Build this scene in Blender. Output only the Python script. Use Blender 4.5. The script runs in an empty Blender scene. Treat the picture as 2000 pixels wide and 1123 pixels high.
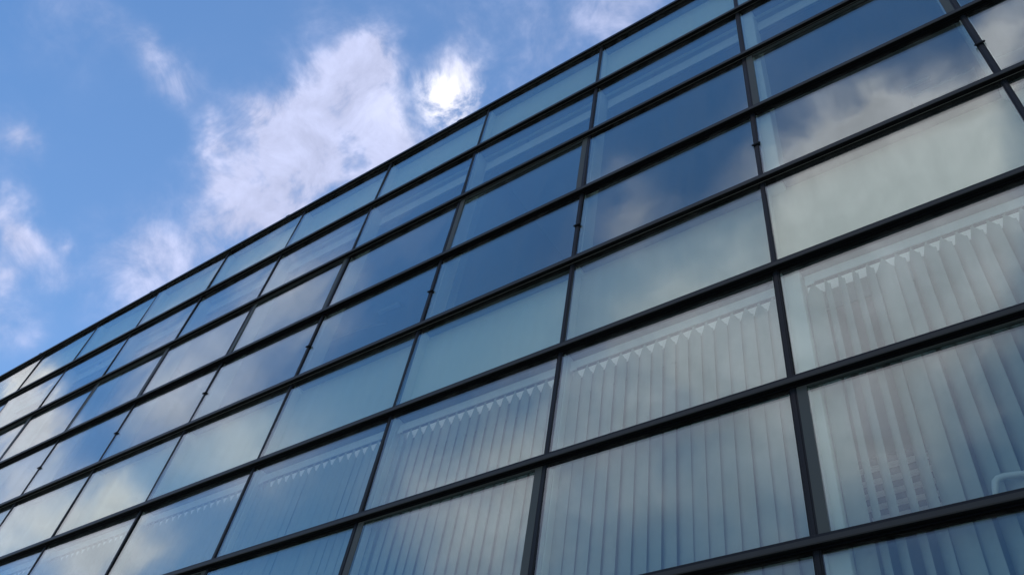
import bpy, bmesh, math, random
from mathutils import Vector, Matrix

random.seed(11)
S = bpy.context.scene
COL = S.collection
R = math.radians

# ------------------------------------------------------------------ camera
CAM = Vector((0.0, -3.235, 1.6))
PITCH, ROLL, YAW = 0.84954, 0.20924, 0.7544
cam = bpy.data.cameras.new('camera')
cam.sensor_width = 36.0
cam.lens = 1673.7 / 2000.0 * 36.0
cam.clip_start = 0.05
cam.clip_end = 3000.0
camo = bpy.data.objects.new('camera', cam)
COL.objects.link(camo)
M = Matrix.Rotation(YAW, 4, 'Z') @ Matrix.Rotation(R(90) + PITCH, 4, 'X') @ Matrix.Rotation(ROLL, 4, 'Z')
M.translation = CAM
camo.matrix_world = M
S.camera = camo

# ------------------------------------------------------------------ exposure
S.view_settings.view_transform = 'Standard'
S.view_settings.look = 'None'
S.view_settings.gamma = 1.0
S.view_settings.exposure = 0.0

# ------------------------------------------------------------------ sky
SUN_EL, SUN_AZ = 59.08, -55.45          # the sun stands behind the thin cloud at the roof edge
world = bpy.data.worlds.new('World')
S.world = world
world.use_nodes = True
wt = world.node_tree
for n in list(wt.nodes):
    wt.nodes.remove(n)


def wn(kind, **kw):
    n = wt.nodes.new(kind)
    for k, v in kw.items():
        setattr(n, k, v)
    return n


def wmath(op, a, b=None, c=None, clamp=False):
    n = wn('ShaderNodeMath', operation=op, use_clamp=clamp)
    for i, v in enumerate((a, b, c)):
        if v is None:
            continue
        if isinstance(v, (int, float)):
            n.inputs[i].default_value = v
        else:
            wt.links.new(v, n.inputs[i])
    return n.outputs[0]


def smooth(x, lo, hi):
    n = wn('ShaderNodeMapRange', interpolation_type='SMOOTHSTEP')
    wt.links.new(x, n.inputs['Value'])
    n.inputs['From Min'].default_value = lo
    n.inputs['From Max'].default_value = hi
    return n.outputs['Result']


def wmix(fac, a, b):
    n = wn('ShaderNodeMix', data_type='RGBA')
    for sock, v in ((n.inputs[0], fac), (n.inputs[6], a), (n.inputs[7], b)):
        if isinstance(v, tuple):
            sock.default_value = v + (1,)
        elif isinstance(v, (int, float)):
            sock.default_value = v
        else:
            wt.links.new(v, sock)
    return n.outputs[2]


sky = wn('ShaderNodeTexSky', sky_type='NISHITA')
sky.sun_disc = False
sky.sun_elevation = R(SUN_EL)
sky.sun_rotation = R(SUN_AZ)
sky.air_density = 1.0
sky.dust_density = 0.0
sky.ozone_density = 3.0
geo = wn('ShaderNodeTexCoord')
raw = geo.outputs['Generated']
nrm = wn('ShaderNodeVectorMath', operation='NORMALIZE')
wt.links.new(raw, nrm.inputs[0])
dvec = nrm.outputs[0]


def wnoise(scale, detail, rough, off=0.0, dist=0.0, color=False):
    m = wn('ShaderNodeVectorMath', operation='ADD')
    wt.links.new(dvec, m.inputs[0])
    m.inputs[1].default_value = (off, off * 0.7, off * 1.3)
    n = wn('ShaderNodeTexNoise')
    wt.links.new(m.outputs[0], n.inputs['Vector'])
    n.inputs['Scale'].default_value = scale
    n.inputs['Detail'].default_value = detail
    n.inputs['Roughness'].default_value = rough
    n.inputs['Distortion'].default_value = dist
    return n.outputs['Color' if color else 'Fac']


# domain warp so that the cloud edges are ragged
w1 = wnoise(9.0, 5.0, 0.6, 3.1, 0.0, True)
ws = wn('ShaderNodeVectorMath', operation='SUBTRACT')
wt.links.new(w1, ws.inputs[0])
ws.inputs[1].default_value = (0.5, 0.5, 0.5)
wm = wn('ShaderNodeVectorMath', operation='MULTIPLY_ADD')
wt.links.new(ws.outputs[0], wm.inputs[0])
wm.inputs[1].default_value = (0.085, 0.085, 0.085)
wt.links.new(dvec, wm.inputs[2])
wn2 = wn('ShaderNodeVectorMath', operation='NORMALIZE')
wt.links.new(wm.outputs[0], wn2.inputs[0])
warp = wn2.outputs[0]

CLOUDS_BEHIND = [   # azimuth, elevation, radius (deg), density: the clouds over the building
    (-72.7, 49.9, 1.41, 0.9), (-67.2, 48.7, 1.62, 0.6), (-71.7, 47.6, 1.42, 0.9), (-68.6, 46.6, 1.44, 0.6),
    (-68.5, 54, 1.93, 0.8), (-69.1, 59.5, 1.08, 0.75), (-66.1, 59.4, 1.15, 0.65), (-71.2, 57.6, 1.1, 0.6),
    (-65.8, 56.5, 1.55, 0.6), (-65, 51.5, 2.03, 0.62), (-62.2, 52.4, 2.05, 0.62), (-69.8, 51.6, 1.6, 0.6),
    (-57.9, 54, 1.33, 0.4), (-72.5, 51.9, 1.26, 0.7), (-62.2, 55.8, 1.15, 0.5), (-64.6, 48.2, 1.8, 0.4),
    (-82.1, 50.9, 0.89, 0.34), (-84.8, 51.1, 0.87, 0.35), (-88, 50.8, 1.13, 0.2), (-79.9, 50.6, 0.9, 0.3),
    (-86.8, 41.3, 0.76, 0.5), (-86.1, 42.2, 0.41, 0.35), (-84.6, 38.9, 0.92, 0.8), (-82.8, 37.4, 1.09, 0.6),
    (-80.7, 34.9, 0.87, 0.8), (-81.4, 37.9, 0.78, 0.5), (-79.2, 38.1, 0.71, 0.4), (-79.2, 39.3, 0.34, 0.4),
    (-77.8, 37, 0.57, 0.3), (-79.1, 33.4, 1.23, 0.5), (-75.6, 42.5, 1.66, 0.5), (-72.8, 40.5, 2.13, 0.4),
    (-69.8, 43.1, 1.57, 0.25), (-74.3, 37.9, 1.48, 0.28), (-71, 45.2, 1.26, 0.3), (-74.8, 59.3, 2.78, 0.22),
    (-58.3, 63.6, 2.88, 0.28), (-42.3, 66.1, 2.87, 0.36), (-46.6, 62.4, 1.64, 0.15),
    (-33.8, 67.7, 1.88, 0.5), (-59.7, 61.1, 0.97, 0.2), (-55.3, 58.9, 1.12, 1), (-56.1, 61.2, 0.98, 0.4),
    (-53, 60.1, 0.99, 0.5), (-92.7, 48.6, 2.67, 0.15), (-55.8, 54.5, 1.34, 0.45), ]
CLOUDS_OPPOSITE = [   # the clouds across the street, seen only as reflections
    (-108.9, 25.1, 1.73, 0.8), (-112.8, 24.2, 2.04, 0.8), (-105.5, 28.3, 1.21, 0.7),
    (-104.4, 30.1, 1.23, 0.75), (-103, 31.2, 1.09, 0.9), (-106.9, 29.6, 0.97, 0.4), (-113.3, 28.3, 1, 0.35),
    (-117.3, 33.6, 2.32, 0.45), (-112, 36.1, 1.83, 0.42), (-115.2, 41, 2.24, 0.45),
    (-117.4, 44.8, 1.97, 0.4), (-111.6, 33.1, 1.49, 0.25), (-123.7, 50.8, 1.68, 0.2),
    (-119.9, 27, 2.06, 0.2), (-115, 25.6, 1.41, 0.4), (-112.3, 27.1, 1.12, 0.25), (-148.7, 55.7, 1.5, 0.32),
    (-147.1, 54.1, 1.35, 0.22), (-157.7, 57.3, 1.3, 0.18), (-161.9, 57.9, 0.96, 0.28),
    (-175.6, 58.3, 1.34, 0.7), (-171.3, 57.9, 1.52, 0.55), (-166.5, 57.5, 1.25, 0.35),
    (-178.5, 60.3, 0.44, 0.5), (-179.8, 57.8, 1.44, 0.55), (176.1, 57.5, 1.12, 0.2),
    (169.3, 57.8, 0.93, 0.4), (-176.3, 54.8, 3.55, 1.9), (176.3, 53.9, 2.51, 0.7), (168.3, 57.8, 1.05, 0.6),
    (-169.6, 53.8, 2.47, 0.6), (-156.6, 52.8, 2.3, 0.3), (-166.1, 66.2, 2.41, 0.1),
    (-149.9, 46.4, 3.69, 0.45), (-142.3, 42.5, 2.37, 0.3), (-158.3, 45, 3.57, 0.45),
    (-114, 30.7, 4.43, 0.08), (-125.4, 36.5, 3.91, 0.1), (-152.3, 38.5, 5.84, 0.42),
    (-142.7, 32.9, 3.86, 0.35), (-165.8, 36.6, 4.47, 0.35), (-171.3, 48.3, 3.64, 0.6),
    (-178.9, 46.1, 3.11, 0.5), (-136.5, 33.6, 3.25, 0.5), (-140.8, 36.6, 1.65, 0.3), (-122, 34.9, 2.23, 0.2),
    (-170.9, 41.3, 3.84, 0.4), ]


def dirv(az, el):
    a, e = R(az), R(el)
    return (math.sin(a) * math.cos(e), math.cos(a) * math.cos(e), math.sin(e))


def lobes(table, grow=1.0, src=None):
    acc = None
    for az, el, rad, amp in table:
        d = wn('ShaderNodeVectorMath', operation='DOT_PRODUCT')
        wt.links.new(src or warp, d.inputs[0])
        d.inputs[1].default_value = dirv(az, el)
        k = 1.0 / (R(rad * grow) ** 2)
        e = wmath('EXPONENT', wmath('MULTIPLY_ADD', d.outputs['Value'], k, -k))
        acc = wmath('MULTIPLY_ADD', e, amp, acc if acc is not None else 0.0)
    return acc


n_big = wnoise(5.0, 4.0, 0.55, 7.7)
n_fine = wnoise(16.0, 9.0, 0.62, 1.3, 0.4)
fieldA = lobes(CLOUDS_BEHIND, 1.12)
fieldB = lobes(CLOUDS_OPPOSITE, 1.1)
n_soft = wnoise(8.0, 3.0, 0.5, 4.4)
# noise modulates the field: holes and wisps
n_mid = wnoise(13.0, 4.0, 0.55, 9.2, 0.2)
brk = wmath('MULTIPLY_ADD', smooth(n_mid, 0.33, 0.62), 0.75, 0.42)
dens = wmath('MULTIPLY', wmath('MULTIPLY', fieldA, brk), wmath('MULTIPLY_ADD', n_fine, 2.3, -0.3))
dens = wmath('ADD', dens, wmath('MULTIPLY', fieldB, wmath('MULTIPLY_ADD', n_soft, 1.8, 0.1)))
veil = wmath('MULTIPLY', smooth(n_big, 0.45, 0.75), wmath('MULTIPLY', n_fine, 0.3))
dens = wmath('ADD', dens, veil)
# unseen cloud added for neutral fill light, low on the horizon and at right
sep0 = wn('ShaderNodeSeparateXYZ')
wt.links.new(warp, sep0.inputs[0])
fill_bank = smooth(sep0.outputs['Z'], 0.36, 0.12)
fill_bank = wmath('MAXIMUM', fill_bank, smooth(sep0.outputs['X'], 0.25, 0.6))
dens = wmath('ADD', dens, wmath('MULTIPLY', fill_bank, wmath('MULTIPLY_ADD', n_soft, 1.0, 0.6)))
cover = wmath('MULTIPLY', smooth(dens, 0.02, 1.15), 0.95)
sepz = wn('ShaderNodeSeparateXYZ')
wt.links.new(dvec, sepz.inputs[0])
side = smooth(sepz.outputs['Y'], -0.25, 0.15)
glow_d = wn('ShaderNodeVectorMath', operation='DOT_PRODUCT')
wt.links.new(warp, glow_d.inputs[0])
glow_d.inputs[1].default_value = dirv(SUN_AZ, SUN_EL)
kg = 1.0 / R(1.0) ** 2
kh = 1.0 / R(2.3) ** 2
glow = wmath('EXPONENT', wmath('MULTIPLY_ADD', glow_d.outputs['Value'], kg, -kg))
halo = wmath('EXPONENT', wmath('MULTIPLY_ADD', glow_d.outputs['Value'], kh, -kh))
glow = wmath('MULTIPLY', wmath('MULTIPLY_ADD', halo, 0.75, wmath('MULTIPLY', glow, 0.7)), smooth(n_fine, 0.3, 0.66))
CLOUD_BACK = (4.3, 4.65, 6.5)
CLOUD_FRONT = (7.4, 6.7, 7.0)
ccol = wmix(side, CLOUD_FRONT, CLOUD_BACK)
ccol = wmix(fill_bank, ccol, (4.2, 4.6, 4.8))
shade = wn('ShaderNodeMix', data_type='RGBA', blend_type='MULTIPLY')
shade.inputs[0].default_value = 1.0
wt.links.new(ccol, shade.inputs[6])
sv = wmath('MULTIPLY_ADD', smooth(n_fine, 0.3, 0.75), 0.3, 0.82)
cmb = wn('ShaderNodeCombineXYZ')
for i in range(3):
    wt.links.new(sv, cmb.inputs[i])
wt.links.new(cmb.outputs[0], shade.inputs[7])
gadd = wn('ShaderNodeVectorMath', operation='MULTIPLY_ADD')
gv = wn('ShaderNodeCombineXYZ')
for i in range(3):
    wt.links.new(glow, gv.inputs[i])
wt.links.new(gv.outputs[0], gadd.inputs[0])
gadd.inputs[1].default_value = (4.0, 3.6, 2.4)
wt.links.new(shade.outputs[2], gadd.inputs[2])
ccol = gadd.outputs[0]
tint = wn('ShaderNodeMix', data_type='RGBA', blend_type='MULTIPLY')
tint.inputs[0].default_value = 1.0
wt.links.new(sky.outputs[0], tint.inputs[6])
wt.links.new(wmix(side, (0.62, 0.88, 1.03), (0.80, 0.94, 1.0)), tint.inputs[7])
cover = wmath('MAXIMUM', cover, wmath('MULTIPLY', smooth(glow, 0.0, 0.8), 0.95))
skycol = wmix(cover, tint.outputs[2], ccol)
bg = wn('ShaderNodeBackground')
bg.inputs['Strength'].default_value = 0.15
wt.links.new(skycol, bg.inputs['Color'])
wo = wn('ShaderNodeOutputWorld')
wt.links.new(bg.outputs[0], wo.inputs[0])

# ------------------------------------------------------------------ sun
sun = bpy.data.lights.new('sun', 'SUN')
sun.energy = 2.0
sun.angle = R(3.0)
sun.color = (1.0, 0.96, 0.9)
suno = bpy.data.objects.new('sun', sun)
COL.objects.link(suno)
suno.rotation_euler = Vector(dirv(SUN_AZ, SUN_EL)).to_track_quat('Z', 'Y').to_euler()
suno.location = (-20, 20, 40)

# ------------------------------------------------------------------ materials
def mat(name, base, rough=0.5, metal=0.0, spec=0.5, var=0.0, scale=3.0, bump=0.0):
    m = bpy.data.materials.new(name)
    m.use_nodes = True
    nt = m.node_tree
    p = nt.nodes['Principled BSDF']
    p.inputs['Base Color'].default_value = base + (1,)
    p.inputs['Roughness'].default_value = rough
    p.inputs['Metallic'].default_value = metal
    p.inputs['Specular IOR Level'].default_value = spec
    tc = nt.nodes.new('ShaderNodeTexCoord')
    if var or bump:
        n = nt.nodes.new('ShaderNodeTexNoise')
        n.inputs['Scale'].default_value = scale
        n.inputs['Detail'].default_value = 5.0
        nt.links.new(tc.outputs['Object'], n.inputs['Vector'])
        if var:
            mx = nt.nodes.new('ShaderNodeMix')
            mx.data_type = 'RGBA'
            mx.inputs[6].default_value = tuple(c * (1 - var) for c in base) + (1,)
            mx.inputs[7].default_value = tuple(min(1, c * (1 + var)) for c in base) + (1,)
            nt.links.new(n.outputs['Fac'], mx.inputs[0])
            nt.links.new(mx.outputs[2], p.inputs['Base Color'])
            mr = nt.nodes.new('ShaderNodeMapRange')
            mr.inputs['To Min'].default_value = max(0.02, rough - 0.12)
            mr.inputs['To Max'].default_value = min(1, rough + 0.12)
            nt.links.new(n.outputs['Fac'], mr.inputs['Value'])
            nt.links.new(mr.outputs[0], p.inputs['Roughness'])
        if bump:
            b = nt.nodes.new('ShaderNodeBump')
            b.inputs['Strength'].default_value = bump
            b.inputs['Distance'].default_value = 0.01
            nt.links.new(n.outputs['Fac'], b.inputs['Height'])
            nt.links.new(b.outputs[0], p.inputs['Normal'])
    return m


def glass(name, r0, refl, trans, wobble=0.012):
    """coated pane: mirror reflection that grows towards grazing, tinted see-through"""
    m = bpy.data.materials.new(name)
    m.use_nodes = True
    nt = m.node_tree
    nt.nodes.remove(nt.nodes['Principled BSDF'])
    out = nt.nodes['Material Output']
    g = nt.nodes.new('ShaderNodeBsdfGlossy')
    g.inputs['Roughness'].default_value = 0.0
    g.inputs['Color'].default_value = refl + (1,)
    t = nt.nodes.new('ShaderNodeBsdfTransparent')
    t.inputs['Color'].default_value = trans + (1,)
    lw = nt.nodes.new('ShaderNodeLayerWeight')
    lw.inputs['Blend'].default_value = 0.5
    pw = nt.nodes.new('ShaderNodeMath')
    pw.operation = 'POWER'
    pw.inputs[1].default_value = 3.0
    nt.links.new(lw.outputs['Facing'], pw.inputs[0])
    ma = nt.nodes.new('ShaderNodeMath')
    ma.operation = 'MULTIPLY_ADD'
    ma.use_clamp = True
    ma.inputs[1].default_value = 1 - r0
    ma.inputs[2].default_value = r0
    nt.links.new(pw.outputs[0], ma.inputs[0])
    tc = nt.nodes.new('ShaderNodeTexCoord')
    n = nt.nodes.new('ShaderNodeTexNoise')
    n.inputs['Scale'].default_value = 1.3
    n.inputs['Detail'].default_value = 1.0
    nt.links.new(tc.outputs['Object'], n.inputs['Vector'])
    b = nt.nodes.new('ShaderNodeBump')
    b.inputs['Strength'].default_value = 1.0
    b.inputs['Distance'].default_value = wobble
    nt.links.new(n.outputs['Fac'], b.inputs['Height'])
    nt.links.new(b.outputs[0], g.inputs['Normal'])
    mx = nt.nodes.new('ShaderNodeMixShader')
    nt.links.new(ma.outputs[0], mx.inputs[0])
    nt.links.new(t.outputs[0], mx.inputs[1])
    nt.links.new(g.outputs[0], mx.inputs[2])
    # thin film of dust and rain streaks
    mp = nt.nodes.new('ShaderNodeMapping')
    mp.inputs['Scale'].default_value = (9.0, 9.0, 1.2)
    nt.links.new(tc.outputs['Object'], mp.inputs['Vector'])
    oi = nt.nodes.new('ShaderNodeObjectInfo')
    av = nt.nodes.new('ShaderNodeVectorMath')
    av.operation = 'MULTIPLY_ADD'
    av.inputs[0].default_value = (37, 11, 23)
    nt.links.new(oi.outputs['Random'], av.inputs[1])
    nt.links.new(mp.outputs[0], av.inputs[2])
    n2 = nt.nodes.new('ShaderNodeTexNoise')
    n2.inputs['Scale'].default_value = 1.0
    n2.inputs['Detail'].default_value = 6.0
    nt.links.new(av.outputs[0], n2.inputs['Vector'])
    mr = nt.nodes.new('ShaderNodeMapRange')
    mr.inputs['From Min'].default_value = 0.35
    mr.inputs['From Max'].default_value = 0.75
    mr.inputs['To Min'].default_value = 0.003
    mr.inputs['To Max'].default_value = 0.032
    nt.links.new(n2.outputs['Fac'], mr.inputs['Value'])
    sx = nt.nodes.new('ShaderNodeSeparateXYZ')
    nt.links.new(tc.outputs['Object'], sx.inputs[0])
    eb = nt.nodes.new('ShaderNodeMapRange')
    eb.interpolation_type = 'SMOOTHSTEP'
    eb.inputs['From Min'].default_value = -0.34
    eb.inputs['From Max'].default_value = -0.44
    eb.inputs['To Max'].default_value = 2.2
    nt.links.new(sx.outputs['Z'], eb.inputs['Value'])
    dd = nt.nodes.new('ShaderNodeMath')
    dd.operation = 'MULTIPLY_ADD'
    nt.links.new(mr.outputs[0], dd.inputs[0])
    nt.links.new(eb.outputs[0], dd.inputs[1])
    nt.links.new(mr.outputs[0], dd.inputs[2])
    df = nt.nodes.new('ShaderNodeBsdfDiffuse')
    df.inputs['Color'].default_value = (0.6, 0.6, 0.57, 1)
    mx2 = nt.nodes.new('ShaderNodeMixShader')
    nt.links.new(dd.outputs[0], mx2.inputs[0])
    nt.links.new(mx.outputs[0], mx2.inputs[1])
    nt.links.new(df.outputs[0], mx2.inputs[2])
    nt.links.new(mx2.outputs[0], out.inputs[0])
    return m


MG = glass('clear_coated_glass', 0.13, (0.82, 0.93, 0.98), (0.88, 0.95, 0.92), 0.004)
MGS = glass('spandrel_glass', 0.14, (0.86, 0.95, 0.94), (0.92, 0.97, 0.94), 0.004)
M_DARK = mat('black_anodised', (0.010, 0.014, 0.019), 0.4, 0.0, 0.22, 0.25, 4.0)
M_GREY = mat('anthracite_aluminium', (0.034, 0.038, 0.038), 0.45, 0.0, 0.3, 0.2, 6.0)
M_UNDER = mat('black_gasket', (0.003, 0.0035, 0.004), 0.7, 0.0, 0.15, 0.2, 5.0)
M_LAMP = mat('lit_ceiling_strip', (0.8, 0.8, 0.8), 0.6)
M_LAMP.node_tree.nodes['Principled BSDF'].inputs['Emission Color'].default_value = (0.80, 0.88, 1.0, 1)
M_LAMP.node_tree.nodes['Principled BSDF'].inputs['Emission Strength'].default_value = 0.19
M_FIN = mat('lit_louvre', (0.8, 0.8, 0.8), 0.6)
M_FIN.node_tree.nodes['Principled BSDF'].inputs['Emission Color'].default_value = (0.8, 0.9, 0.95, 1)
M_FIN.node_tree.nodes['Principled BSDF'].inputs['Emission Strength'].default_value = 0.04
M_LIP = mat('skylit_lip', (0.2, 0.22, 0.19), 0.5, 0.0, 0.3, 0.15, 3.0)  # lighter grey paints in the skylight caught by the lip
M_SASH = mat('grey_window_sash', (0.07, 0.085, 0.08), 0.5, 0.0, 0.3, 0.12, 4.0)
M_SPACER = mat('aluminium_spacer', (0.75, 0.76, 0.75), 0.4, 0.0, 0.5, 0.05, 9.0)
M_BACK = mat('pale_backing_board', (0.72, 0.79, 0.71), 0.8, 0.0, 0.2, 0.06, 1.2)
_nt = M_BACK.node_tree
_oi = _nt.nodes.new('ShaderNodeObjectInfo')
_hv = _nt.nodes.new('ShaderNodeHueSaturation')
_mr = _nt.nodes.new('ShaderNodeMapRange')
_mr.inputs['To Min'].default_value = 0.84
_mr.inputs['To Max'].default_value = 1.06
_nt.links.new(_oi.outputs['Random'], _mr.inputs['Value'])
_nt.links.new(_mr.outputs[0], _hv.inputs['Value'])
_p = _nt.nodes['Principled BSDF']
_src = _p.inputs['Base Color'].links[0].from_socket
_nt.links.new(_src, _hv.inputs['Color'])
_nt.links.new(_hv.outputs[0], _p.inputs['Base Color'])
M_PALE = mat('pale_painted_post', (0.8, 0.83, 0.78), 0.6, 0.0, 0.3, 0.05, 3.0)
M_WHITE = mat('white_paint', (0.8, 0.8, 0.78), 0.5, 0.0, 0.4, 0.04, 3.0)
M_SLAT = mat('blind_fabric', (0.41, 0.44, 0.41), 0.85, 0.0, 0.15, 0.1, 14.0, 0.2)
M_CEIL = mat('ceiling_board', (0.5, 0.52, 0.52), 0.9, 0.0, 0.1, 0.08, 2.0)
M_FLOOR = mat('grey_carpet', (0.08, 0.085, 0.09), 0.95, 0.0, 0.1, 0.3, 30.0)
M_INT = mat('interior_wall_paint', (0.3, 0.33, 0.34), 0.9, 0.0, 0.1, 0.1, 1.0)
M_SLOT = mat('rail_slot_grey', (0.10, 0.11, 0.12), 0.6)
M_CONC = mat('render_wall', (0.3, 0.3, 0.29), 0.9, 0.0, 0.2, 0.25, 1.5, 0.3)
M_ROOF = mat('roof_membrane', (0.09, 0.09, 0.09), 0.9, 0.0, 0.2, 0.2, 2.0)
M_ASPH = mat('paving', (0.26, 0.26, 0.25), 0.9, 0.0, 0.3, 0.4, 3.0, 0.4)


# ------------------------------------------------------------------ mesh helpers
class MB:
    def __init__(self):
        self.v, self.f, self.m = [], [], []

    def box(self, x0, x1, y0, y1, z0, z1, mi=0):
        b = len(self.v)
        self.v += [(x, y, z) for z in (z0, z1) for y in (y0, y1) for x in (x0, x1)]
        for q in ((0, 2, 3, 1), (4, 5, 7, 6), (0, 1, 5, 4), (2, 6, 7, 3), (1, 3, 7, 5), (0, 4, 6, 2)):
            self.f.append(tuple(b + i for i in q))
            self.m.append(mi)
        return self

    def extrude_x(self, prof, x0, x1, mats):
        """prof: closed (y, z) outline, counter-clockwise seen from +x"""
        b = len(self.v)
        n = len(prof)
        self.v += [(x0, y, z) for y, z in prof] + [(x1, y, z) for y, z in prof]
        for i in range(n):
            j = (i + 1) % n
            self.f.append((b + i, b + j, b + n + j, b + n + i))
            self.m.append(mats[i])
        self.f.append(tuple(b + i for i in reversed(range(n))))
        self.m.append(mats[0])
        self.f.append(tuple(b + n + i for i in range(n)))
        self.m.append(mats[0])
        return self

    def extrude_y(self, prof, y0, y1):
        b = len(self.v)
        n = len(prof)
        self.v += [(x, y0, z) for x, z in prof] + [(x, y1, z) for x, z in prof]
        for i in range(n):
            j = (i + 1) % n
            self.f.append((b + i, b + j, b + n + j, b + n + i))
        self.f += [tuple(b + i for i in reversed(range(n))), tuple(b + n + i for i in range(n))]
        self.m += [0] * (n + 2)
        return self

    def extrude_z(self, prof, z0, z1):
        b = len(self.v)
        n = len(prof)
        self.v += [(x, y, z0) for x, y in prof] + [(x, y, z1) for x, y in prof]
        for i in range(n):
            j = (i + 1) % n
            self.f.append((b + i, b + j, b + n + j, b + n + i))
        self.f += [tuple(b + i for i in reversed(range(n))), tuple(b + n + i for i in range(n))]
        self.m += [0] * (n + 2)
        return self

    def build(self, name, mats, parent=None, bevel=0.0, loc=(0, 0, 0)):
        me = bpy.data.meshes.new(name)
        me.from_pydata(self.v, [], self.f)
        mats = mats if isinstance(mats, (list, tuple)) else [mats]
        for m in mats:
            me.materials.append(m)
        for p, mi in zip(me.polygons, self.m):
            p.material_index = mi
        bm = bmesh.new()
        bm.from_mesh(me)
        bmesh.ops.recalc_face_normals(bm, faces=bm.faces)
        if bevel:
            bmesh.ops.bevel(bm, geom=list(bm.edges), offset=bevel, segments=1, affect='EDGES')
        bm.to_mesh(me)
        bm.free()
        o = bpy.data.objects.new(name, me)
        COL.objects.link(o)
        o.location = loc
        if parent is not None:
            o.parent = parent
        return o


def empty(name, loc=(0, 0, 0)):
    o = bpy.data.objects.new(name, None)
    COL.objects.link(o)
    o.location = loc
    return o


def tag(o, label=None, cat=None, group=None, kind=None):
    for k, v in (('label', label), ('category', cat), ('group', group), ('kind', kind)):
        if v:
            o[k] = v
    return o


def tube(name, pts, rad, material, parent=None, seg=10):
    bm = bmesh.new()
    rings = []
    for i, p in enumerate(pts):
        p = Vector(p)
        a = Vector(pts[max(0, i - 1)])
        c = Vector(pts[min(len(pts) - 1, i + 1)])
        t = (c - a).normalized()
        u = t.cross(Vector((0, 1, 0)))
        if u.length < 0.01:
            u = t.cross(Vector((1, 0, 0)))
        u.normalize()
        w = t.cross(u)
        rr = rad[i] if isinstance(rad, list) else rad
        rings.append([bm.verts.new(p + rr * (u * math.cos(2 * math.pi * k / seg) + w * math.sin(2 * math.pi * k / seg))) for k in range(seg)])
    for a, b in zip(rings, rings[1:]):
        for k in range(seg):
            f = bm.faces.new((a[k], a[(k + 1) % seg], b[(k + 1) % seg], b[k]))
            f.smooth = True
    bm.faces.new(rings[0])
    bm.faces.new(list(reversed(rings[-1])))
    bmesh.ops.recalc_face_normals(bm, faces=bm.faces)
    me = bpy.data.meshes.new(name)
    bm.to_mesh(me)
    bm.free()
    me.materials.append(material)
    o = bpy.data.objects.new(name, me)
    COL.objects.link(o)
    if parent is not None:
        o.parent = parent
    return o


# ------------------------------------------------------------------ the facade grid
BAY = 1.5
MX = lambda j: BAY * (0.34633 - j)            # mullion line j (numbered leftwards)
TZ = lambda k: 1.6 + BAY * 1.0137 * (5.76081 - 0.61685 * k)   # underside of transom k (from the roof down)
J0, J1 = -2, 12
XR, XL = MX(J0), MX(J1)
CAP_T = 0.053                                  # transom face height
NROW = 9
DEPTH = 9.0

ground = MB()
ground.box(-600, 600, -600, 600, -0.4, 0.0)
tag(ground.build('ground', M_ASPH), kind='structure')

bld = empty('office_building', (0, 0, 0))
tag(bld, 'glass office building with black frames filling the picture from lower left to upper right', 'building')

# transoms ------------------------------------------------------------
P = 0.046
prof = [(0.03, 0.0), (-0.010, 0.0), (-0.010, 0.008), (-0.024, 0.008), (-0.026, 0.004), (-P + 0.003, 0.004),
        (-P, 0.009), (-P, 0.033), (-P + 0.005, 0.036), (-P + 0.005, CAP_T - 0.003), (-P + 0.009, CAP_T), (0.03, CAP_T)]
pm = [1, 3, 1, 1, 1, 0, 0, 2, 2, 2, 2, 1]
# indices: 0 anthracite face, 1 black underside, 2 black strip
for k in range(1, NROW + 1):
    z = TZ(k)
    mb = MB().extrude_x([(y, z + zz) for y, zz in prof], XL, XR, pm)
    mb.build('transom', [M_GREY, M_UNDER, M_DARK, M_LIP if k in (4, 1, 2) else M_DARK], bld)
z0 = TZ(0)
cop = [(0.4, 0.0), (-0.010, 0.0), (-0.010, 0.008), (-0.018, 0.008), (-0.018, 0.018), (-0.028, 0.018), (-0.028, 0.006),
       (-0.040, 0.006), (-0.042, 0.010), (-0.042, 0.044), (-0.036, 0.049), (0.4, 0.070)]
MB().extrude_x([(y, z0 + zz) for y, zz in cop], XL - 0.03, XR + 0.03,
               [1, 3, 1, 3, 1, 1, 1, 2, 2, 2, 2, 1]).build('roof_coping', [M_GREY, M_UNDER, M_DARK, M_LIP], bld)
rc = [o for o in bld.children if o.name == 'roof_coping'][0]
for i in range(7):
    xj = 1.4 - 2.9 * i
    MB().box(xj - 0.03, xj + 0.03, -0.0445, 0.1, z0 + 0.040, z0 + 0.0545).build('joint_cover', M_DARK, rc)

# mullions -------------------------------------------------------------
for j in range(J0, J1 + 1):
    x = MX(j)
    hw = 0.018
    zt, zb = TZ(0) + 0.004, TZ(9) + 0.004
    mb = MB().extrude_z([(x - hw, 0.028), (x - hw, -0.001), (x - 0.011, -0.001), (x - 0.009, -0.005), (x + 0.009, -0.005),
                         (x + 0.011, -0.001), (x + hw, -0.001), (x + hw, 0.028)], zb, zt)
    mu = mb.build('mullion', M_DARK, bld)
    zk = TZ(4) + CAP_T + (TZ(3) - TZ(4) - CAP_T) * 0.5
    tube('fixing_knob', [(x - 0.033, -0.010, zk), (x - 0.029, -0.010, zk), (x - 0.026, -0.010, zk), (x + 0.026, -0.010, zk),
                         (x + 0.029, -0.010, zk), (x + 0.033, -0.010, zk)], [0.003, 0.007, 0.009, 0.009, 0.007, 0.003], M_DARK, mu)
    # pale box post just inside the glass
    dpt = 0.17
    hp = 0.034
    for a, b in ((1, 4), (5, 8)):
        MB().box(x - hp, x + (0.12 if j == 1 else hp), 0.05, dpt + 0.02, TZ(b) - 0.02, TZ(a) + 0.01).build('inner_post', M_PALE, mu, 0.004)

# glazing ---------------------------------------------------------------
SPANDREL = (0, 4, 8)
OPENING = (2, 6)


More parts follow.
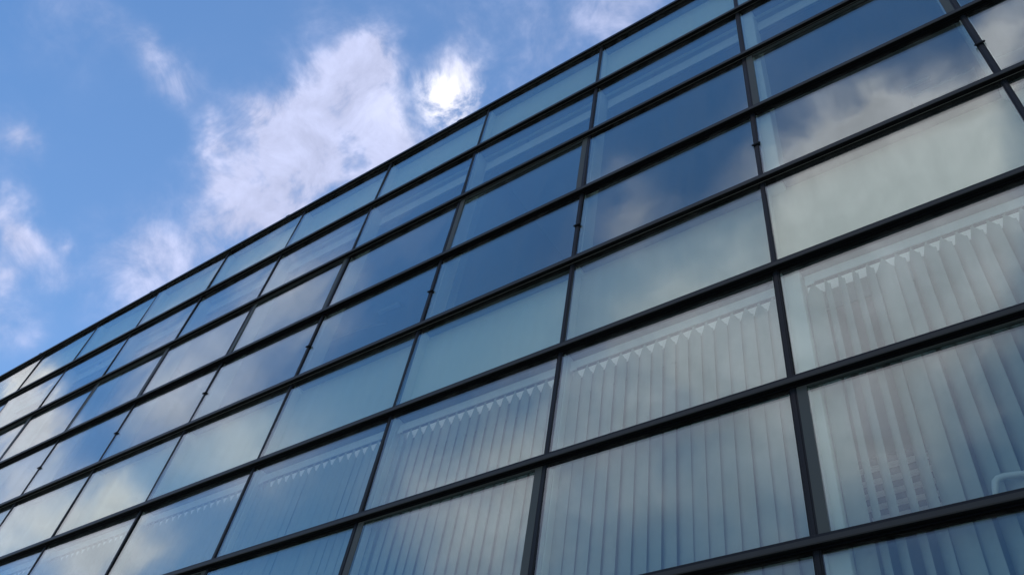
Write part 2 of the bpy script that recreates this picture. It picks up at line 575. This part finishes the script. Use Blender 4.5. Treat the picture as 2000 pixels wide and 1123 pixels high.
def pane(xa, xb, za, zb, material, parent, yoff=0.0):
    """thin glass sheet, turned by a fraction of a degree as real panes are"""
    cx, cz = (xa + xb) / 2, (za + zb) / 2
    w, h = (xb - xa) / 2, (zb - za) / 2
    o = MB().box(-w, w, -0.004, 0.004, -h, h).build('glass_pane', material, parent, 0, (cx, 0.0065 + yoff, cz))
    o.rotation_euler = (R(random.uniform(-0.6, 0.6)), 0, R(random.uniform(-0.35, 0.35)))
    return o


for r in range(NROW):
    zt, zb = TZ(r), TZ(r + 1) + CAP_T
    for j in range(J0, J1):
        xr, xl = MX(j) - 0.018, MX(j + 1) + 0.018
        if r in SPANDREL:
            sp = MB().box(xl - 0.018, xr + 0.018, 0.118, 0.137, zb - 0.06, zt + 0.03).build('spandrel_board', M_BACK, bld)
            # folded edge trim that closes the cavity on either side
            for xx in (xl - 0.008, xr + 0.008):
                MB().box(xx - 0.004, xx + 0.004, 0.013, 0.050, zb - 0.03, zt + 0.004).build('spacer_bar', M_WHITE, sp)
                MB().box(xx - 0.003, xx + 0.003, 0.051, 0.117, zb - 0.03, zt + 0.008).build('cavity_trim', M_PALE, sp)
            MB().box(xl - 0.012, xr + 0.012, 0.032, 0.117, zt + 0.010, zt + 0.018).build('shade_plate', M_SLOT, sp)  # dark plate added over the board to shade its top edge
            pane(xl - 0.003, xr + 0.003, zb - 0.02, zt + 0.01, MGS, sp)
        else:
            opening = r in OPENING and j % 2 == 0
            s, hd, y0, fm = (0.052, 0.010, -0.002, M_SASH) if opening else (0.003, 0.005, -0.001, M_UNDER)
            xa, xb = xl + s - 0.001, xr - s + 0.001
            mb = MB().extrude_y([(xl + 0.001, zb - 0.01), (xl + 0.001, zt - 0.001), (xr - 0.001, zt - 0.001), (xr - 0.001, zb - 0.01),
                                 (xr - s, zb - 0.01), (xr - s, zt - hd), (xl + s, zt - hd), (xl + s, zb - 0.01)], y0, 0.017)
            fr = mb.build('window_frame', fm, bld)
            for xx in (xa + 0.005, xb - 0.005):
                MB().box(xx - 0.004, xx + 0.004, 0.018, 0.044, zb, zt - 0.01).build('spacer_bar', M_SPACER, fr)
            pane(xa - 0.002, xb + 0.002, zb - 0.02, zt + 0.004, MG, fr)
            if opening:
                # white lining of the sash, seen through the pane
                for xx in (xa - 0.004, xb + 0.004):
                    MB().box(xx - 0.008, xx + 0.008, 0.036, 0.075, zb + 0.01, zt - 0.03).build('sash_lining', M_WHITE, fr)

# interior ----------------------------------------------------------------
for a, b in ((1, 4), (5, 8)):
    zc, zf = TZ(a) + 0.012, TZ(b) + 0.03
    MB().box(XL, XR, 0.036, 0.118, zc, zc + 0.05).build('ceiling_edge', M_SLOT, bld)
    if a == 5:
        MB().box(XL, XR, 0.192, 0.202, zc - 0.26, zc - 0.001).build('pelmet', M_INT, bld)
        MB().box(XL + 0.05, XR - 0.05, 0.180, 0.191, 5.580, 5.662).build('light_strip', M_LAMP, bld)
    MB().box(XL, XR, 0.120, DEPTH, zc, zc + 0.1).build('ceiling', M_CEIL, bld)
    MB().box(XL, XR, 0.30, DEPTH, zf - 0.25, zf).build('floor_slab', M_FLOOR, bld)
    MB().box(XL, XR, 6.0, 6.1, zf + 0.002, zc - 0.002).build('back_wall', M_INT, bld)
    MB().box(XL, XR, 0.14, 0.16, zc + 0.105, TZ(a - 1)).build('backing_wall', M_INT, bld)
    for j in (-1, 3, 7, 10):
        MB().box(MX(j) - 0.06, MX(j) + 0.06, 0.25, 5.99, zf + 0.004, zc - 0.004).build('partition_wall', M_INT, bld)
# solid shell
for xx in (XL - 0.176, XR + 0.176):
    MB().box(xx - 0.15, xx + 0.15, -0.02, DEPTH, 0.0, TZ(0) - 0.003).build('end_wall', M_CONC, bld)
MB().box(XL, XR, DEPTH + 0.001, DEPTH + 0.25, 0.0, TZ(0) - 0.003).build('rear_wall', M_CONC, bld)
MB().box(XL, XR, 0.05, 0.25, 0.0, TZ(9) - 0.003).build('base_wall', M_CONC, bld)
MB().box(XL - 0.3, XR + 0.3, 0.402, DEPTH + 0.25, TZ(0), TZ(0) + 0.07).build('roof', M_ROOF, bld)

# ceiling rails of the top floor and vertical blinds of the floor below ---------
ORD = ['rightmost bay, mostly outside the photo', 'first whole bay from the right', 'second bay from the right',
       'third bay from the right', 'fourth bay from the right', 'fifth bay from the right', 'sixth bay from the right',
       'seventh bay from the right', 'eighth bay from the right', 'ninth bay from the right']
HW = 0.0465
SLAT_SIGN = -1


def headrail(name, w, d0, d1, parent, yc, z0_, z1_):
    """ceiling track: white front strip, grey underside with a slot lip (one solid)"""
    mb = MB().extrude_x([(d0, z0_), (d0 + 0.006, z0_), (d0 + 0.008, z0_ + 0.004), (d1 - 0.004, z0_ + 0.004), (d1, z0_), (d1, z1_), (d0, z1_)],
                        -w / 2, w / 2, [0, 0, 1, 1, 0, 0, 0])
    o = mb.build(name, [M_WHITE, M_SLOT], parent)
    o.location = (0, -yc, 0)
    MB().box(-w / 2 - 0.002, -w / 2 + 0.05, d0 - 0.006, d0 - 0.0005, z0_ - 0.02, z0_ + 0.02).build('end_bracket', M_WHITE, o, 0.002)
    return o


for j in range(-1, 9):
    xa, xb = MX(j + 1) + 0.06, MX(j) - 0.05
    zc = TZ(1) + 0.012
    t = empty('blind_rail', ((xa + xb) / 2, 0.2, zc))
    tag(t, 'bare white ceiling rail behind the top clear windows, ' + ORD[j + 1], 'blind rail',
        'ceiling rails behind the top row of clear windows')
    headrail('track', xb - xa, 0.15, 0.19, t, 0.2, -0.235, -0.085)
    MB().box(-0.2, -0.18, -0.04, -0.02, -0.0845, -0.001).build('hanger', M_SLOT, t)


def slat_mesh(H):
    """one fabric slat hung from a narrow tab; slightly bowed, 1.2 mm thick; origin at the tab's top"""
    us = [-HW, -0.036, -0.028, -0.020, -0.0091, -0.0089, 0, 0.0089, 0.0091, 0.020, 0.028, 0.036, HW]

    def top(u):
        a = abs(u)
        return -0.002 if a <= 0.009 else -0.016 - 0.066 * min(1, (a - 0.009) / (0.040 - 0.009))
    mb = MB()
    m = len(us)
    for row in (0, 1):
        for u in us:
            bow = 0.010 * (1 - (u / HW) ** 2)
            for th in (0, 0.0012):
                mb.v.append((u, -bow - th, top(u) if row else -H))
    idx = lambda t_, i_, s_: t_ * m * 2 + i_ * 2 + s_
    for q in range(m - 1):
        mb.f += [(idx(0, q, 0), idx(0, q + 1, 0), idx(1, q + 1, 0), idx(1, q, 0)),
                 (idx(0, q, 1), idx(1, q, 1), idx(1, q + 1, 1), idx(0, q + 1, 1)),
                 (idx(1, q, 0), idx(1, q + 1, 0), idx(1, q + 1, 1), idx(1, q, 1)),
                 (idx(0, q, 0), idx(0, q, 1), idx(0, q + 1, 1), idx(0, q + 1, 0))]
    mb.f += [(idx(0, 0, 0), idx(1, 0, 0), idx(1, 0, 1), idx(0, 0, 1)),
             (idx(0, m - 1, 0), idx(0, m - 1, 1), idx(1, m - 1, 1), idx(1, m - 1, 0))]
    mb.m = [0] * len(mb.f)
    return mb


slat_proto = None
for j in range(-1, 9):
    xa, xb = MX(j + 1) + (0.14 if j == 0 else 0.05), MX(j) - 0.04
    z = TZ(5) + 0.012
    zf = TZ(8) + 0.06
    H = z - 0.128 - zf
    open_ = j in (-1, 0)
    t = empty('vertical_blind', ((xa + xb) / 2, 0.092, zf))
    tag(t, '%s pale vertical blind on the lower floor, %s' % ('half open' if open_ else 'nearly closed', ORD[j + 1]),
        'blind', 'vertical blinds of the lower office floor')
    headrail('headrail', xb - xa, 0.070, 0.100, t, 0.092, z - zf - 0.130, z - zf - 0.062)
    rnd = random.Random(100 + j)
    n = 17
    for i in range(n):
        if slat_proto is None:
            s = slat_mesh(H).build('slat', M_SLAT, t)
            for p in s.data.polygons:
                p.use_smooth = False
            slat_proto = s
        else:
            s = slat_proto.copy()
            COL.objects.link(s)
            s.parent = t
        x = xa + 0.035 + i * (xb - xa - 0.06) / (n - 1) - (xa + xb) / 2
        s.location = (x, 0, H)
        ang = (34 if open_ else 14 if j < 3 else 4 if j == 3 else -6) + rnd.gauss(0, 2.5)
        if j == 0 and i in (1, 2, 3, 4):
            ang = 54 + rnd.uniform(-5, 5)
        if j == 0 and i in (5, 0):
            ang = 2
        s.rotation_euler = (R(rnd.uniform(-0.25, 0.25)), R(rnd.uniform(-0.2, 0.2)), R(SLAT_SIGN * ang))


# ceiling lights, louvre and the handle -------------------------------------------
def ceiling_light(x0, x1, y0, y1, z, label, h=0.03):
    t = empty('ceiling_light', ((x0 + x1) / 2, (y0 + y1) / 2, z))
    tag(t, label, 'ceiling light', 'ceiling lights of the top floor')
    w, d = (x1 - x0) / 2, (y1 - y0) / 2
    MB().box(-w, w, -d, d, -h, -0.001).build('housing', M_WHITE, t, 0.003)
    MB().box(-w + 0.012, w - 0.012, -d + 0.008, d - 0.008, -h - 0.004, -h - 0.0005).build('diffuser', M_SPACER, t)
    return t


ZC = TZ(1) + 0.012
ceiling_light(0.0, 0.27, 1.45, 1.49, ZC, 'thin white ceiling strip left of the pale ceiling box, top right windows')
ceiling_light(0.055, 0.63, 1.57, 1.68, ZC, 'wide pale ceiling box under the thin strip, top right windows')
ceiling_light(0.75, 1.9, 1.57, 1.68, ZC, 'long pale ceiling box cut by the right edge of the photo')
ceiling_light(-6.50, -6.14, 1.30, 1.36, ZC, 'short white ceiling lamp glinting behind the dark blue middle panes')
t = empty('cable_trunking', (-7.0, 1.45, ZC))
tag(t, 'thin curved pale cable on the ceiling behind the dark blue middle panes', 'cable')
tube('cable', [(-0.43 + 0.92 * i / 12, -0.03 + 0.10 * (i / 12) ** 2.5, -0.012) for i in range(13)], 0.009, M_SPACER, t, 6)

ZL = TZ(5) + 0.012
t = empty('louvre_light', (-0.99, 2.28, ZL))
tag(t, 'louvred ceiling light seen through the half open blind at lower right', 'ceiling light')
MB().extrude_y([(-0.32, -0.002), (-0.32, -0.06), (-0.30, -0.06), (-0.30, -0.02), (0.30, -0.02), (0.30, -0.06), (0.32, -0.06),
                (0.32, -0.002)], -0.42, 0.42).build('tray', M_SLOT, t)
for i in range(6):
    y = -0.36 + i * 0.144
    MB().box(-0.298, 0.298, y - 0.016, y + 0.016, -0.062, -0.035).build('louvre_fin', M_FIN, t)

pts = [(-0.262, 3.870), (-0.256, 3.90), (-0.251, 3.920), (-0.247, 3.935), (-0.242, 3.955), (-0.228, 3.968), (-0.205, 3.972), (-0.16, 3.966),
       (-0.11, 3.958), (-0.075, 3.948), (-0.06, 3.93), (-0.065, 3.912), (-0.09, 3.898)]
t = tube('window_handle', [(x, 0.040, z) for x, z in pts], [0.007, 0.010, 0.012, 0.013] + [0.013] * 7 + [0.011, 0.009], M_WHITE, None, 10)
tag(t, 'white looped handle behind the grey framed opening window at lower right', 'window handle')
